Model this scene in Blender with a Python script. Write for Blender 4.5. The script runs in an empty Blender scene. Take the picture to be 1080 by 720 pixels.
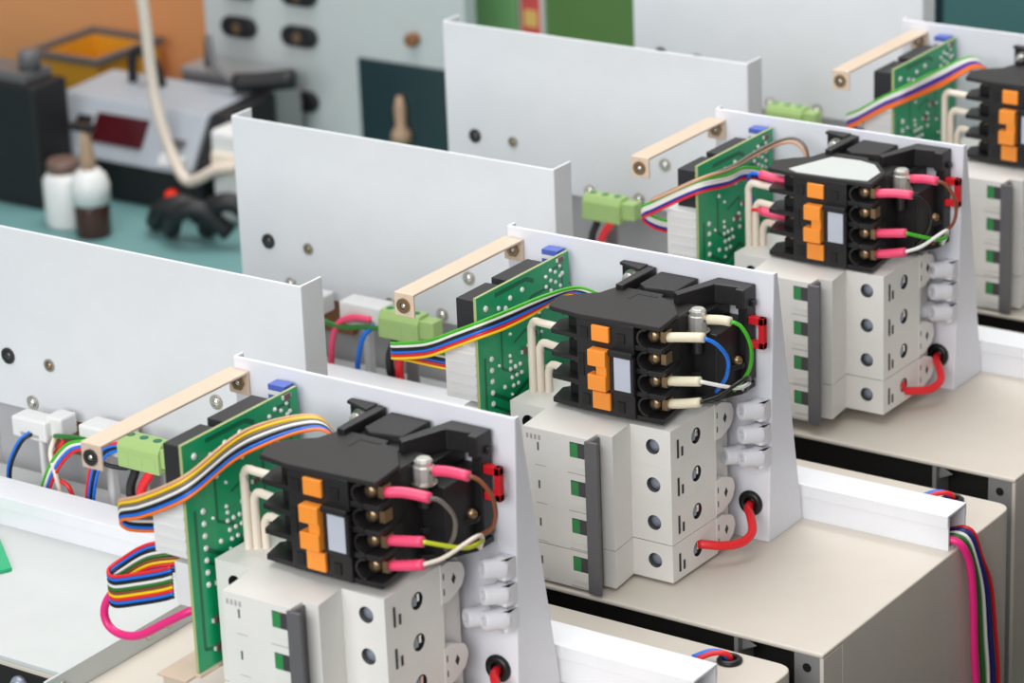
import bpy, bmesh, math, random
from mathutils import Vector, Matrix, Quaternion
random.seed(7)
SC = bpy.context.scene
COL = SC.collection
MM = 0.001

# ---------------------------------------------------------------- materials
def srgb(r, g, b):
    def f(c):
        c /= 255.0
        return c / 12.92 if c <= 0.04045 else ((c + 0.055) / 1.055) ** 2.4
    return (f(r), f(g), f(b), 1.0)

def material(name, rgb, rough=0.45, metal=0.0, var=0.04, scale=60.0, bump=0.0, spec=0.5, emit=None, coat=0.0):
    m = bpy.data.materials.new(name)
    m.use_nodes = True
    nt = m.node_tree
    b = nt.nodes['Principled BSDF']
    tc = nt.nodes.new('ShaderNodeTexCoord')
    nz = nt.nodes.new('ShaderNodeTexNoise')
    nz.inputs['Scale'].default_value = scale
    nz.inputs['Detail'].default_value = 3.0
    nt.links.new(tc.outputs['Object'], nz.inputs['Vector'])
    mx = nt.nodes.new('ShaderNodeMix')
    mx.data_type = 'RGBA'
    c = srgb(*rgb)
    mx.inputs['A'].default_value = tuple(x * (1 - var) for x in c[:3]) + (1,)
    mx.inputs['B'].default_value = tuple(min(1, x * (1 + var)) for x in c[:3]) + (1,)
    nt.links.new(nz.outputs['Fac'], mx.inputs['Factor'])
    nt.links.new(mx.outputs['Result'], b.inputs['Base Color'])
    b.inputs['Roughness'].default_value = rough
    b.inputs['Metallic'].default_value = metal
    b.inputs['Specular IOR Level'].default_value = spec
    if coat:
        b.inputs['Coat Weight'].default_value = coat
    if bump:
        n2 = nt.nodes.new('ShaderNodeTexNoise')
        n2.inputs['Scale'].default_value = scale * 40
        nt.links.new(tc.outputs['Object'], n2.inputs['Vector'])
        bp = nt.nodes.new('ShaderNodeBump')
        bp.inputs['Strength'].default_value = bump
        bp.inputs['Distance'].default_value = 0.0002
        nt.links.new(n2.outputs['Fac'], bp.inputs['Height'])
        nt.links.new(bp.outputs['Normal'], b.inputs['Normal'])
    if emit:
        b.inputs['Emission Color'].default_value = srgb(*emit[0])
        b.inputs['Emission Strength'].default_value = emit[1]
    return m

M = {
    'paint': material('white_powder_coat', (228, 229, 236), 0.42, bump=0.15),
    'panelpaint': material('light_grey_powder_coat', (222, 224, 227), 0.45, bump=0.15),
    'duct': material('white_pvc', (230, 231, 235), 0.35),
    'tray': material('pale_grey_sheet', (200, 203, 202), 0.5, bump=0.1),
    'beige': material('beige_enclosure_paint', (208, 200, 188), 0.5, bump=0.12),
    'breaker': material('warm_white_plastic', (229, 227, 222), 0.42, bump=0.1),
    'white': material('white_plastic', (226, 226, 225), 0.38),
    'strip': material('translucent_white_nylon', (216, 216, 221), 0.32),
    'mark': material('grey_print', (92, 92, 94), 0.6),
    'softmark': material('pale_grey_print', (170, 168, 166), 0.6),
    'darkmark': material('dark_slot', (38, 38, 40), 0.6),
    'tie': material('dark_grey_plastic', (98, 97, 99), 0.4),
    'toggle': material('pale_toggle_plastic', (226, 225, 218), 0.4),
    'toggle_green': material('green_indicator', (46, 140, 74), 0.4),
    'toggle_dark': material('dark_indicator', (64, 62, 66), 0.4),
    'black': material('black_plastic', (34, 33, 34), 0.4, bump=0.08, spec=0.4),
    'lid': material('charcoal_plastic', (43, 41, 42), 0.5, bump=0.15, spec=0.3),
    'deep': material('dark_interior', (10, 10, 10), 0.6),
    'void': material('dark_recess_fill', (22, 20, 19), 0.7),
    'orange': material('orange_plastic', (246, 150, 52), 0.4),
    'label': material('pale_blue_grey_label', (186, 192, 204), 0.35),
    'paper': material('white_paper', (200, 204, 202), 0.6),
    'redplastic': material('red_plastic', (214, 30, 42), 0.35),
    'steel': material('bright_zinc', (196, 190, 180), 0.28, metal=0.85),
    'nickel': material('nickel_plate', (222, 220, 214), 0.22, metal=0.9),
    'blued': material('blue_grey_screw', (150, 158, 172), 0.35, metal=0.35),
    'brass': material('brassy_screw', (158, 132, 100), 0.33, metal=0.85),
    'darksteel': material('dark_steel', (84, 82, 82), 0.35, metal=0.8),
    'tan': material('passivated_steel_strap', (222, 200, 178), 0.42, metal=0.15),
    'greymetal': material('grey_sheet_metal', (150, 150, 150), 0.4, metal=0.3),
    'pcb': material('green_solder_mask', (6, 170, 112), 0.35, var=0.10, scale=220, coat=0.15),
    'pcbedge': material('fibre_glass_edge', (168, 178, 120), 0.6),
    'track': material('dark_green_track', (6, 112, 74), 0.35),
    'solder': material('solder', (238, 238, 236), 0.3, metal=0.25),
    'smd': material('brown_component', (112, 88, 80), 0.4),
    'relay': material('relay_case', (46, 46, 49), 0.45, spec=0.3),
    'bluebox': material('blue_part', (82, 104, 188), 0.45),
    'greentb': material('pale_green_terminal', (164, 194, 122), 0.45),
    'brown': material('brown_fibre_board', (138, 92, 58), 0.7, var=0.15),
    'cream': material('cream_insulation', (234, 222, 206), 0.4),
    'w_red': material('wire_red', (232, 36, 44), 0.34),
    'w_pink': material('wire_pink', (236, 44, 128), 0.34),
    'sleeve_pink': material('sleeve_pink', (244, 78, 118), 0.36),
    'sleeve_cream': material('sleeve_cream', (224, 216, 188), 0.34),
    'w_orange': material('wire_orange', (250, 122, 34), 0.36),
    'w_yellow': material('wire_yellow', (250, 206, 24), 0.36),
    'w_green': material('wire_green', (70, 178, 34), 0.36),
    'w_dkgreen': material('wire_dark_green', (40, 118, 44), 0.36),
    'w_blue': material('wire_blue', (22, 116, 226), 0.36),
    'w_dkblue': material('wire_dark_blue', (32, 42, 156), 0.36),
    'w_navy': material('wire_navy', (40, 40, 110), 0.36),
    'w_purple': material('wire_purple', (126, 66, 150), 0.36),
    'w_white': material('wire_white', (240, 238, 234), 0.36),
    'w_black': material('wire_black', (26, 25, 27), 0.36),
    'w_brown': material('wire_brown', (132, 74, 46), 0.36),
    'w_tan': material('wire_tan', (214, 164, 130), 0.36),
    'w_yelgreen': material('wire_yellow_green', (198, 208, 40), 0.36),
    'w_grey': material('wire_grey', (120, 112, 106), 0.36),
    'rubber': material('black_rubber', (18, 18, 19), 0.4),
    # surroundings
    'teal': material('teal_bench_mat', (108, 152, 152), 0.55),
    'wall': material('pale_grey_wall', (196, 196, 192), 0.8, var=0.04, scale=3),
    'gapshade': material('gap_shade_grey', (172, 172, 174), 0.5),
    'zincwhite': material('white_zinc_plate', (214, 212, 206), 0.28, metal=0.6),
    'shadebrown': material('shade_block_brown', (92, 82, 76), 0.8),
    'orangeboard': material('orange_partition', (222, 152, 98), 0.7, var=0.06, scale=3),
    'floor': material('grey_floor', (104, 92, 84), 0.7),
    'cabgrey': material('grey_cabinet_paint', (200, 206, 206), 0.5),
    'psu': material('grey_instrument_case', (166, 172, 180), 0.5),
    'psublack': material('black_instrument_case', (24, 24, 27), 0.5),
    'display': material('dark_red_display', (70, 16, 24), 0.2),
    'lampred': material('red_lamp', (214, 52, 32), 0.3, emit=((230, 40, 20), 0.6)),
    'yellow': material('yellow_plastic', (222, 158, 36), 0.5),
    'bottlebrown': material('brown_glass', (66, 40, 34), 0.15),
    'beigehandle': material('beige_handle', (176, 144, 118), 0.5),
    'cabgreen': material('olive_green_paint', (88, 124, 66), 0.55),
    'cablight': material('light_green_paint', (126, 178, 118), 0.55),
    'stickred': material('red_print', (214, 84, 84), 0.5),
    'stickyellow': material('yellow_print', (232, 190, 110), 0.5),
    'window': material('dark_teal_plate', (42, 62, 66), 0.25),
    'tealboard': material('teal_board', (70, 112, 112), 0.5),
    'navyboard': material('navy_edge', (26, 42, 52), 0.5),
    'greycable': material('white_cable', (222, 208, 194), 0.45),
}

# ---------------------------------------------------------------- mesh building (all in millimetres)
class MB:
    def __init__(s):
        s.v = []; s.f = []; s.m = []; s.sm = []; s.mats = []
    def mi(s, mat):
        if mat not in s.mats: s.mats.append(mat)
        return s.mats.index(mat)
    def add(s, vs, fs, mat, smooth=False):
        o = len(s.v); k = s.mi(mat)
        s.v += [tuple(v) for v in vs]
        for f in fs:
            s.f.append([o + i for i in f]); s.m.append(k); s.sm.append(smooth)
        return s
    def box(s, x0, x1, y0, y1, z0, z1, mat):
        x0, x1 = sorted((x0, x1)); y0, y1 = sorted((y0, y1)); z0, z1 = sorted((z0, z1))
        vs = [(x0, y0, z0), (x1, y0, z0), (x1, y1, z0), (x0, y1, z0), (x0, y0, z1), (x1, y0, z1), (x1, y1, z1), (x0, y1, z1)]
        return s.add(vs, [(0, 3, 2, 1), (4, 5, 6, 7), (0, 1, 5, 4), (1, 2, 6, 5), (2, 3, 7, 6), (3, 0, 4, 7)], mat)
    def prism(s, poly, a0, a1, mat, axis='z', skip=()):
        """poly in the plane across axis; z: (x,y); y: (x,z); x: (y,z)"""
        ar = sum(poly[i][0] * poly[(i + 1) % len(poly)][1] - poly[(i + 1) % len(poly)][0] * poly[i][1] for i in range(len(poly)))
        if (ar < 0) != (axis == 'y'): poly = poly[::-1]
        def P(p, a):
            return {'z': (p[0], p[1], a), 'y': (p[0], a, p[1]), 'x': (a, p[0], p[1])}[axis]
        n = len(poly)
        vs = [P(p, a0) for p in poly] + [P(p, a1) for p in poly]
        fs = [tuple(range(n - 1, -1, -1)), tuple(range(n, 2 * n))]
        for i in range(n):
            if i in skip: continue
            j = (i + 1) % n
            fs.append((i, j, n + j, n + i))
        return s.add(vs, fs, mat)
    def lathe(s, prof, base, axis, mat, n=20, smooth=True, caps=True):
        """prof: list of (r, h) along axis from base"""
        ax = Vector(axis).normalized(); q = Vector((0, 0, 1)).rotation_difference(ax); b = Vector(base)
        vs = []; fs = []
        for r, h in prof:
            for i in range(n):
                t = 2 * math.pi * i / n
                vs.append(b + q @ Vector((r * math.cos(t), r * math.sin(t), h)))
        for k in range(len(prof) - 1):
            for i in range(n):
                j = (i + 1) % n
                fs.append((k * n + i, k * n + j, (k + 1) * n + j, (k + 1) * n + i))
        s.add(vs, fs, mat, smooth)
        if caps:
            o = len(s.v) - len(vs)
            k = s.mi(mat)
            s.f.append([o + i for i in range(n - 1, -1, -1)]); s.m.append(k); s.sm.append(False)
            e = o + (len(prof) - 1) * n
            s.f.append([e + i for i in range(n)]); s.m.append(k); s.sm.append(False)
        return s
    def cyl(s, p0, p1, r, mat, n=16, r1=None):
        d = Vector(p1) - Vector(p0)
        return s.lathe([(r, 0), (r if r1 is None else r1, d.length)], p0, d, mat, n)
    def ring(s, base, axis, ro, ri, h, mat, n=24):
        return s.lathe([(ri, 0), (ro, 0), (ro, h), (ri, h), (ri, 0)], base, axis, mat, n, smooth=False, caps=False)
    def dome(s, base, axis, r, h, mat, n=16):
        pr = [(r, 0)] + [(r * math.cos(a), h * math.sin(a)) for a in (0.35, 0.7, 1.05, 1.35)] + [(r * 0.02, h)]
        return s.lathe(pr, base, axis, mat, n)
    def holed(s, c, u, w, nrm, hu, hw, off, r, depth, mat, inner, n=20):
        """rectangle centre c with half sizes hu,hw along u,w; a round blind hole radius r at off, depth against nrm"""
        c = Vector(c); u = Vector(u); w = Vector(w); nrm = Vector(nrm)
        rect = [(-hu, -hw), (hu, -hw), (hu, hw), (-hu, hw)]
        rc = [c + u * a + w * b for a, b in rect]
        ci = [c + u * (off[0] + r * math.cos(2 * math.pi * i / n)) + w * (off[1] + r * math.sin(2 * math.pi * i / n)) for i in range(n)]
        vs = rc + ci; fs = []
        def corner(i):
            t = 2 * math.pi * (i + .5) / n
            return {(True, True): 2, (False, True): 3, (False, False): 0, (True, False): 1}[(math.cos(t) > 0, math.sin(t) > 0)]
        flip = u.cross(w).dot(nrm) < 0
        for i in range(n):
            j = (i + 1) % n; k = corner(i)
            fs.append((4 + i, k, 4 + j))
            k2 = corner(j)
            if k2 != k: fs.append((4 + j, k, k2))
        fs = [f if flip else f for f in fs]
        # orient
        out = []
        for f in fs:
            a, b, d = (Vector(vs[x]) for x in f)
            out.append(f if (b - a).cross(d - a).dot(nrm) > 0 else f[::-1])
        s.add(vs, out, mat)
        lo = [p - nrm * depth for p in ci]
        vs2 = ci + lo
        s.add(vs2, [(i, (i + 1) % n, n + (i + 1) % n, n + i) for i in range(n)] + [tuple(range(n, 2 * n))], inner, False)
        return s
    def tube(s, pts, r, mat, n=8, step=2.5, closed=False, smooth=True):
        P = resample([Vector(p) for p in pts], step)
        tang = []
        for i in range(len(P)):
            a = P[max(i - 1, 0)]; b = P[min(i + 1, len(P) - 1)]
            d = b - a
            tang.append(d.normalized() if d.length > 1e-9 else Vector((0, 0, 1)))
        t = tang[0]
        nv = t.orthogonal().normalized()
        vs = []; fs = []
        for i, p in enumerate(P):
            if i:
                nv = tang[i - 1].rotation_difference(tang[i]) @ nv
                nv = (nv - tang[i] * nv.dot(tang[i])).normalized()
            bv = tang[i].cross(nv)
            for k in range(n):
                a = 2 * math.pi * k / n
                vs.append(p + nv * (r * math.cos(a)) + bv * (r * math.sin(a)))
        L = len(P)
        for i in range(L - 1):
            for k in range(n):
                j = (k + 1) % n
                fs.append((i * n + k, i * n + j, (i + 1) * n + j, (i + 1) * n + k))
        fs.append(tuple(range(n - 1, -1, -1))); fs.append(tuple((L - 1) * n + k for k in range(n)))
        return s.add(vs, fs, mat, smooth)

def catmull(P, t):
    n = len(P); i = min(int(t), n - 2); f = t - i
    p0 = P[i - 1] if i > 0 else P[0] * 2 - P[1]
    p1 = P[i]; p2 = P[i + 1]
    p3 = P[i + 2] if i + 2 < n else P[-1] * 2 - P[-2]
    return 0.5 * ((2 * p1) + (p2 - p0) * f + (2 * p0 - 5 * p1 + 4 * p2 - p3) * f * f + (3 * p1 - p0 - 3 * p2 + p3) * f ** 3)

def resample(P, step):
    if len(P) < 3:
        return P
    out = []
    for i in range(len(P) - 1):
        k = max(2, int((P[i + 1] - P[i]).length / step) + 1)
        k = min(k, 14)
        for j in range(k):
            out.append(catmull(P, i + j / k))
    out.append(P[-1].copy())
    return out

class Thing:
    """an Empty at a base point (mm, in its unit's frame) that parents its parts; frame = the unit's own offset"""
    def __init__(s, name, base, label, cat, group=None, frame=(0, 0, 0)):
        s.base = Vector(base)
        s.o = bpy.data.objects.new(name, None)
        s.o.empty_display_size = 0.01
        COL.objects.link(s.o)
        s.o.location = (s.base + Vector(frame)) * MM
        s.o['label'] = label; s.o['category'] = cat
        if group: s.o['group'] = group
    def part(s, name, mb, bevel=0.0, seg=2, parent=None, label=None, kind=None):
        o = link(name, mb, s.base, bevel, seg)
        o.parent = parent or s.o
        if label: o['label'] = label
        if kind: o['kind'] = kind
        return o

def link(name, mb, base=(0, 0, 0), bevel=0.0, seg=2):
    b = Vector(base)
    me = bpy.data.meshes.new(name)
    me.from_pydata([tuple((Vector(v) - b) * MM) for v in mb.v], [], mb.f)
    for m in mb.mats: me.materials.append(M[m])
    me.polygons.foreach_set('material_index', mb.m)
    me.polygons.foreach_set('use_smooth', mb.sm)
    me.update()
    o = bpy.data.objects.new(name, me)
    COL.objects.link(o)
    if bevel:
        md = o.modifiers.new('bevel', 'BEVEL')
        md.width = bevel * MM; md.segments = seg; md.limit_method = 'ANGLE'; md.angle_limit = math.radians(35)
    return o

def solo(name, mb, base, label, cat, group=None, frame=(0, 0, 0), bevel=0.0, seg=2):
    """a thing that is one mesh"""
    o = link(name, mb, base, bevel, seg)
    o.location = (Vector(base) + Vector(frame)) * MM
    o['label'] = label; o['category'] = cat
    if group: o['group'] = group
    return o

def rounded(poly, radii, n=5):
    """round chosen corners of a 2D polygon: radii dict index -> r"""
    out = []
    L = len(poly)
    for i, p in enumerate(poly):
        r = radii.get(i, 0)
        if not r:
            out.append(p); continue
        p = Vector(p).to_2d() if len(p) == 2 else Vector(p)
        a = (Vector(poly[i - 1]) - p).normalized(); b = (Vector(poly[(i + 1) % L]) - p).normalized()
        p0 = p + a * r; p1 = p + b * r
        for k in range(n + 1):
            t = k / n
            q = p0 * (1 - t) ** 2 + p * (2 * t * (1 - t)) + p1 * t * t
            out.append((q.x, q.y))
    return out

# ---------------------------------------------------------------- the four units
UNITS = {
    'A': dict(off=(-4.9, -204.5, 0), word='frontmost', br=(-4, -2, -1), con=(-1.5, -1, 0), strap=(-1, 98)),
    'B': dict(off=(0, 0, 0), word='second', br=(0, 0, 0), con=(0, 0, 0), strap=(0, 91.5)),
    'C': dict(off=(-12.6, 217.5, 0), word='third', br=(5, 1.5, 5), con=(2.5, 0.4, 4), strap=(-3, 79)),
    'D': dict(off=(-9.6, 426.7, 0), word='rearmost', br=(8, 0, 0), con=(7, 0, 0), strap=(8, 97)),
}
NOTE = {   # what tells the units apart
    'A': 'the frontmost unit, the one with an orange and yellow ribbon cable',
    'B': 'the second unit, the one with blue and bright green wires',
    'C': 'the third unit, the one with a white label on its contactor',
    'D': 'the rearmost unit, cut by the picture edge',
}
H = 136.7

def enclosure(u):
    F = UNITS[u]['off']; w = UNITS[u]['word']
    t = Thing('enclosure', (-160, 0, -150), f'beige steel enclosure box carrying the {w} unit of the row', 'enclosure', 'beige enclosures standing in a row', F)
    xl, xr, yf, yb = -404.0, 81.5, -91.6, 97.0
    # the shell: body, and a roof and side walls that stand forward of the recessed front
    mb = MB()
    body = rounded([(xl, yf + 17), (xr, yf + 17), (xr, yb), (xl, yb)], {2: 9, 3: 9}, 6)
    mb.prism(body, -150, -0.2, 'beige')
    t.part('body', mb, 1.2, 3)
    mb = MB()
    top = rounded([(-181, yf), (xr, yf), (xr, yb), (xl, yb), (xl, yf + 17), (-181, yf + 17)], {2: 9, 3: 9}, 6)
    mb.prism(top, -2.2, 0, 'beige')
    t.part('top_cover', mb, 0.8, 2)
    for xa, xb_ in ((xr - 2, xr - 0.02), (xl + .02, xl + 2)):
        mb = MB(); mb.box(xa, xb_, yf + 0.4, yf + 16.9, -150, -2.3, 'beige')
        t.part('side_lip', mb, 0.3)
    mb = MB(); mb.box(xl + 2.2, xr - 2.2, yf + 16.4, yf + 16.9, -150, -2.3, 'void')  # near-black sheet standing in for the dark open inside
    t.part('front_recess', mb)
    # folded corner flange with a screw hole, and a gusset
    mb = MB(); mb.box(66, xr - 2.1, yf + 1.5, yf + 2.7, -150, -2.4, 'greymetal')
    fl = t.part('corner_flange', mb, 0.2)
    mb = MB(); mb.cyl((72.5, yf + 1.4, -9), (72.5, yf + 1.6, -9), 2.2, 'deep')
    t.part('screw_hole', mb, parent=fl)
    mb = MB(); mb.box(34.4, 36.6, yf + 2.5, yf + 16.3, -60, -2.4, 'greymetal')
    mb.prism([(36.6, -4), (44, -7.5), (36.6, -11)], yf + 6, yf + 7, 'greymetal', axis='y')
    t.part('gusset', mb, 0.2)
    if u == 'A':
        for x in (-262, -218):
            mb = MB(); mb.lathe([(4.5, 0), (4.5, 2), (3, 4.5)], (x, yf + 16.4, -9), (0, -1, 0), 'blued', 12)
            t.part('bolt', mb)
    # pale sheet covering the rear half, with an upturned lip
    mb = MB(); mb.box(xl + 2, -181.5, yf + 16.8, 92, 0.05, 2.5, 'tray')
    s = t.part('sheet_cover', mb, 0.4, label='pale grey sheet metal cover')
    mb = MB(); mb.prism([(-104, 0.1), (8, 0.1), (8, 11.5), (-98, 11.5)], -181.3, -179.8, 'tray', axis='x')
    lip = t.part('cover_lip', mb, 0.3, parent=s)
    for y in (-88, -30, -16):
        mb = MB(); mb.dome((-179.9, y, 5.5), (1, 0, 0), 2.6, 1.6, 'steel')
        t.part('lip_screw', mb, parent=s)
    return t

def duct(u):
    F = UNITS[u]['off']; w = UNITS[u]['word']
    t = Thing('cable_duct', (-160, 42, 0), f'long white cable duct on the box of the {w} unit', 'cable duct', 'white cable ducts lying along the boxes', F)
    x0, x1, y0, y1, h = -402.0, 79.0 if u != 'A' else 69.0, 33.5, 51.5, 18.0
    z0 = 0.05
    mb = MB()
    mb.prism([(y0, 2.6), (y1, 2.6), (y1, h - 1.5), (y1 - 1.3, h - 1.5), (y1 - 1.3, 3.8), (y0 + 1.3, 3.8), (y0 + 1.3, h - 1.5), (y0, h - 1.5)], x0, x1, 'duct', axis='x')
    mb2 = MB()
    if u in 'ABCD':
        mb = MB()
        mb.prism([(y0, z0 + 2.5), (y1, z0 + 2.5), (y1, h - 1.5), (y1 - 1.3, h - 1.5), (y1 - 1.3, z0 + 3.7), (y0 + 1.3, z0 + 3.7), (y0 + 1.3, h - 1.5), (y0, h - 1.5)], x0, -181.3, 'duct', axis='x')
        mb.prism([(y0, z0), (y1, z0), (y1, h - 1.5), (y1 - 1.3, h - 1.5), (y1 - 1.3, z0 + 1.2), (y0 + 1.3, z0 + 1.2), (y0 + 1.3, h - 1.5), (y0, h - 1.5)], -181.3, x1, 'duct', axis='x')
    t.part('trough', mb)
    mb2.prism([(y0 - 0.7, h - 6.5), (y0 - 0.1, h - 6.5), (y0 - 0.1, h - 1.4), (y1 + 0.1, h - 1.4), (y1 + 0.1, h - 6.5), (y1 + 0.7, h - 6.5), (y1 + 0.7, h), (y0 - 0.7, h)], x0, x1, 'duct', axis='x')
    t.part('lid', mb2, 0.5)
    return t

def plate(u):
    F = UNITS[u]['off']; w = UNITS[u]['word']
    t = Thing('mounting_plate', (-70, 1, 0), {'A': 'white mounting plate in front, carrying the contactor with pink sleeves and yellow wire', 'B': 'white mounting plate carrying the contactor with blue and bright green wires', 'C': 'white mounting plate carrying the contactor with the white paper label', 'D': 'white mounting plate of the rearmost unit, cut by the picture edge'}[u], 'mounting plate', 'white mounting plates', F)
    xl, xb, xt = -144.2, 1.0, 5.2
    mb = MB()
    # front sheet (right edge slightly tapered) and the folded side gusset that widens to the foot
    mb.prism([(xl, 0.1), (xb, 0.1), (xt, H), (xl, H)], 0, 1.5, 'paint', axis='y')
    t.part('front_sheet', mb, 0.7, 3)
    a0, a1 = (xb - 1.5, xb), (xt - 1.5, xt)
    vs = [(xb - 1.5, 1.0, 0.1), (xb, 1.0, 0.1), (xb, 32.5, 0.1), (xb - 1.5, 32.5, 0.1),
          (xt - 1.5, 1.0, H - .2), (xt, 1.0, H - .2), (xt, 3.4, H - .2), (xt - 1.5, 3.4, H - .2)]
    mb = MB(); mb.add(vs, [(0, 3, 2, 1), (4, 5, 6, 7), (0, 1, 5, 4), (1, 2, 6, 5), (2, 3, 7, 6), (3, 0, 4, 7)], 'paint')
    t.part('side_gusset', mb, 0.3)
    mb = MB(); mb.box(xl, xl + 1.5, 1.2, 6, 24, H, 'paint')
    t.part('side_return', mb, 0.4)
    bx, by, bz = UNITS[u]['br']
    mb = MB()
    mb.prism([(-74 + bx, -0.2), (-39 + bx, -0.2), (-39 + bx, -6.6 + by), (-44 + bx, -6.6 + by), (-44 + bx, -1.4), (-69 + bx, -1.4), (-69 + bx, -6.6 + by), (-74 + bx, -6.6 + by)], 4, 76, 'steel')
    t.part('mounting_rail', mb)
    return t

def shield(u):
    F = UNITS[u]['off']; w = UNITS[u]['word']
    t = Thing('shield_plate', (-282, 96, 0), f'tall light grey shield plate behind the cable duct of the {w} unit', 'shield plate', 'tall grey shield plates', F)
    xl, xr, y0, y1, z0, z1 = -389.0, -175.6, 88.0, 104.5, 38.4, 135.6
    mb = MB(); mb.box(xl, xr, y0, y0 + 1.5, z0, z1, 'panelpaint')
    t.part('front_sheet', mb, 0.7, 3)
    for x in (xl, xr - 1.5):
        mb = MB()
        hi = z1 if x == xl else z1
        mb.prism([(y0 + 0.8, 0.2), (y0 + 8.6, 0.2), (y1, 6), (y1, hi), (y0 + 0.8, hi)], x, x + 1.5, 'panelpaint', axis='x')
        t.part('side_flange', mb, 0.4)
    mb = MB(); mb.box(xl + 2, xr - 2, 95.2, 96.2, 0.2, 46, 'gapshade'); t.part('shade_grey_sheet', mb, 0.3)  # added sheet; its grey imitates the shaded box top under the plate
    for x, r in ((-368.0, 4.3), (-340.0, 3.4)):
        mb = MB(); mb.ring((x, y0, 66), (0, -1, 0), r, r * .62, 0.9, 'darksteel' if r > 4 else 'steel')
        mb.dome((x, y0 - .1, 66), (0, -1, 0), r * 0.62, 1.6, 'darksteel' if r > 4 else 'brass')
        t.part('rivet_nut', mb, label='threaded fastener in dark steel')
    for x, z in ((-354, 43.2), (-285.4, 43.2), (-232, 67.2), (-250.7, 43.2)):
        mb = MB(); mb.lathe([(3.8, 0), (3.8, .8)], (x, y0, z), (0, -1, 0), 'steel', 20)
        mb.dome((x, y0 - .8, z), (0, -1, 0), 2.5, 1.7, 'nickel')
        t.part('screw', mb)
    return t

def strap(u):
    F = UNITS[u]['off']; dx, L = UNITS[u]['strap']
    t = Thing('strap_bracket', (-140 + dx, 0, 131), {
        'A': 'tan metal strap bracket above the dark relays of the frontmost board',
        'B': 'tan metal strap bracket on the second unit, above its relays',
        'C': 'tan metal strap bracket on the third unit, short and slightly blurred',
        'D': 'tan metal strap bracket on the rearmost unit, most blurred of the four'}[u], 'bracket', 'tan strap brackets', F)
    x0, x1 = -145.3 + dx, -134.2 + dx
    z = 131.4
    mb = MB()
    mb.prism([(-L, z - 11.5), (-L + 1.3, z - 11.5), (-L + 1.3, z - 1.3), (-1.5, z - 1.3), (-1.5, z - 11.5), (-0.2, z - 11.5), (-0.2, z), (-L, z)], x0, x1, 'tan', axis='x')
    b = t.part('strap', mb, 0.4, 2)
    xc = (x0 + x1) / 2
    for y, m in ((-L, 'darksteel' if u == 'A' else 'brass'), (-1.5, 'brass')):
        mb = MB()
        mb.ring((xc, y, z - 6), (0, -1, 0), 3.6, 1.6, 1.2, m, 6 if y > -5 else 20)
        mb.dome((xc, y + .2, z - 6), (0, -1, 0), 1.7, 1.5, 'nickel')
        t.part('nut', mb)
    return t

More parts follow.
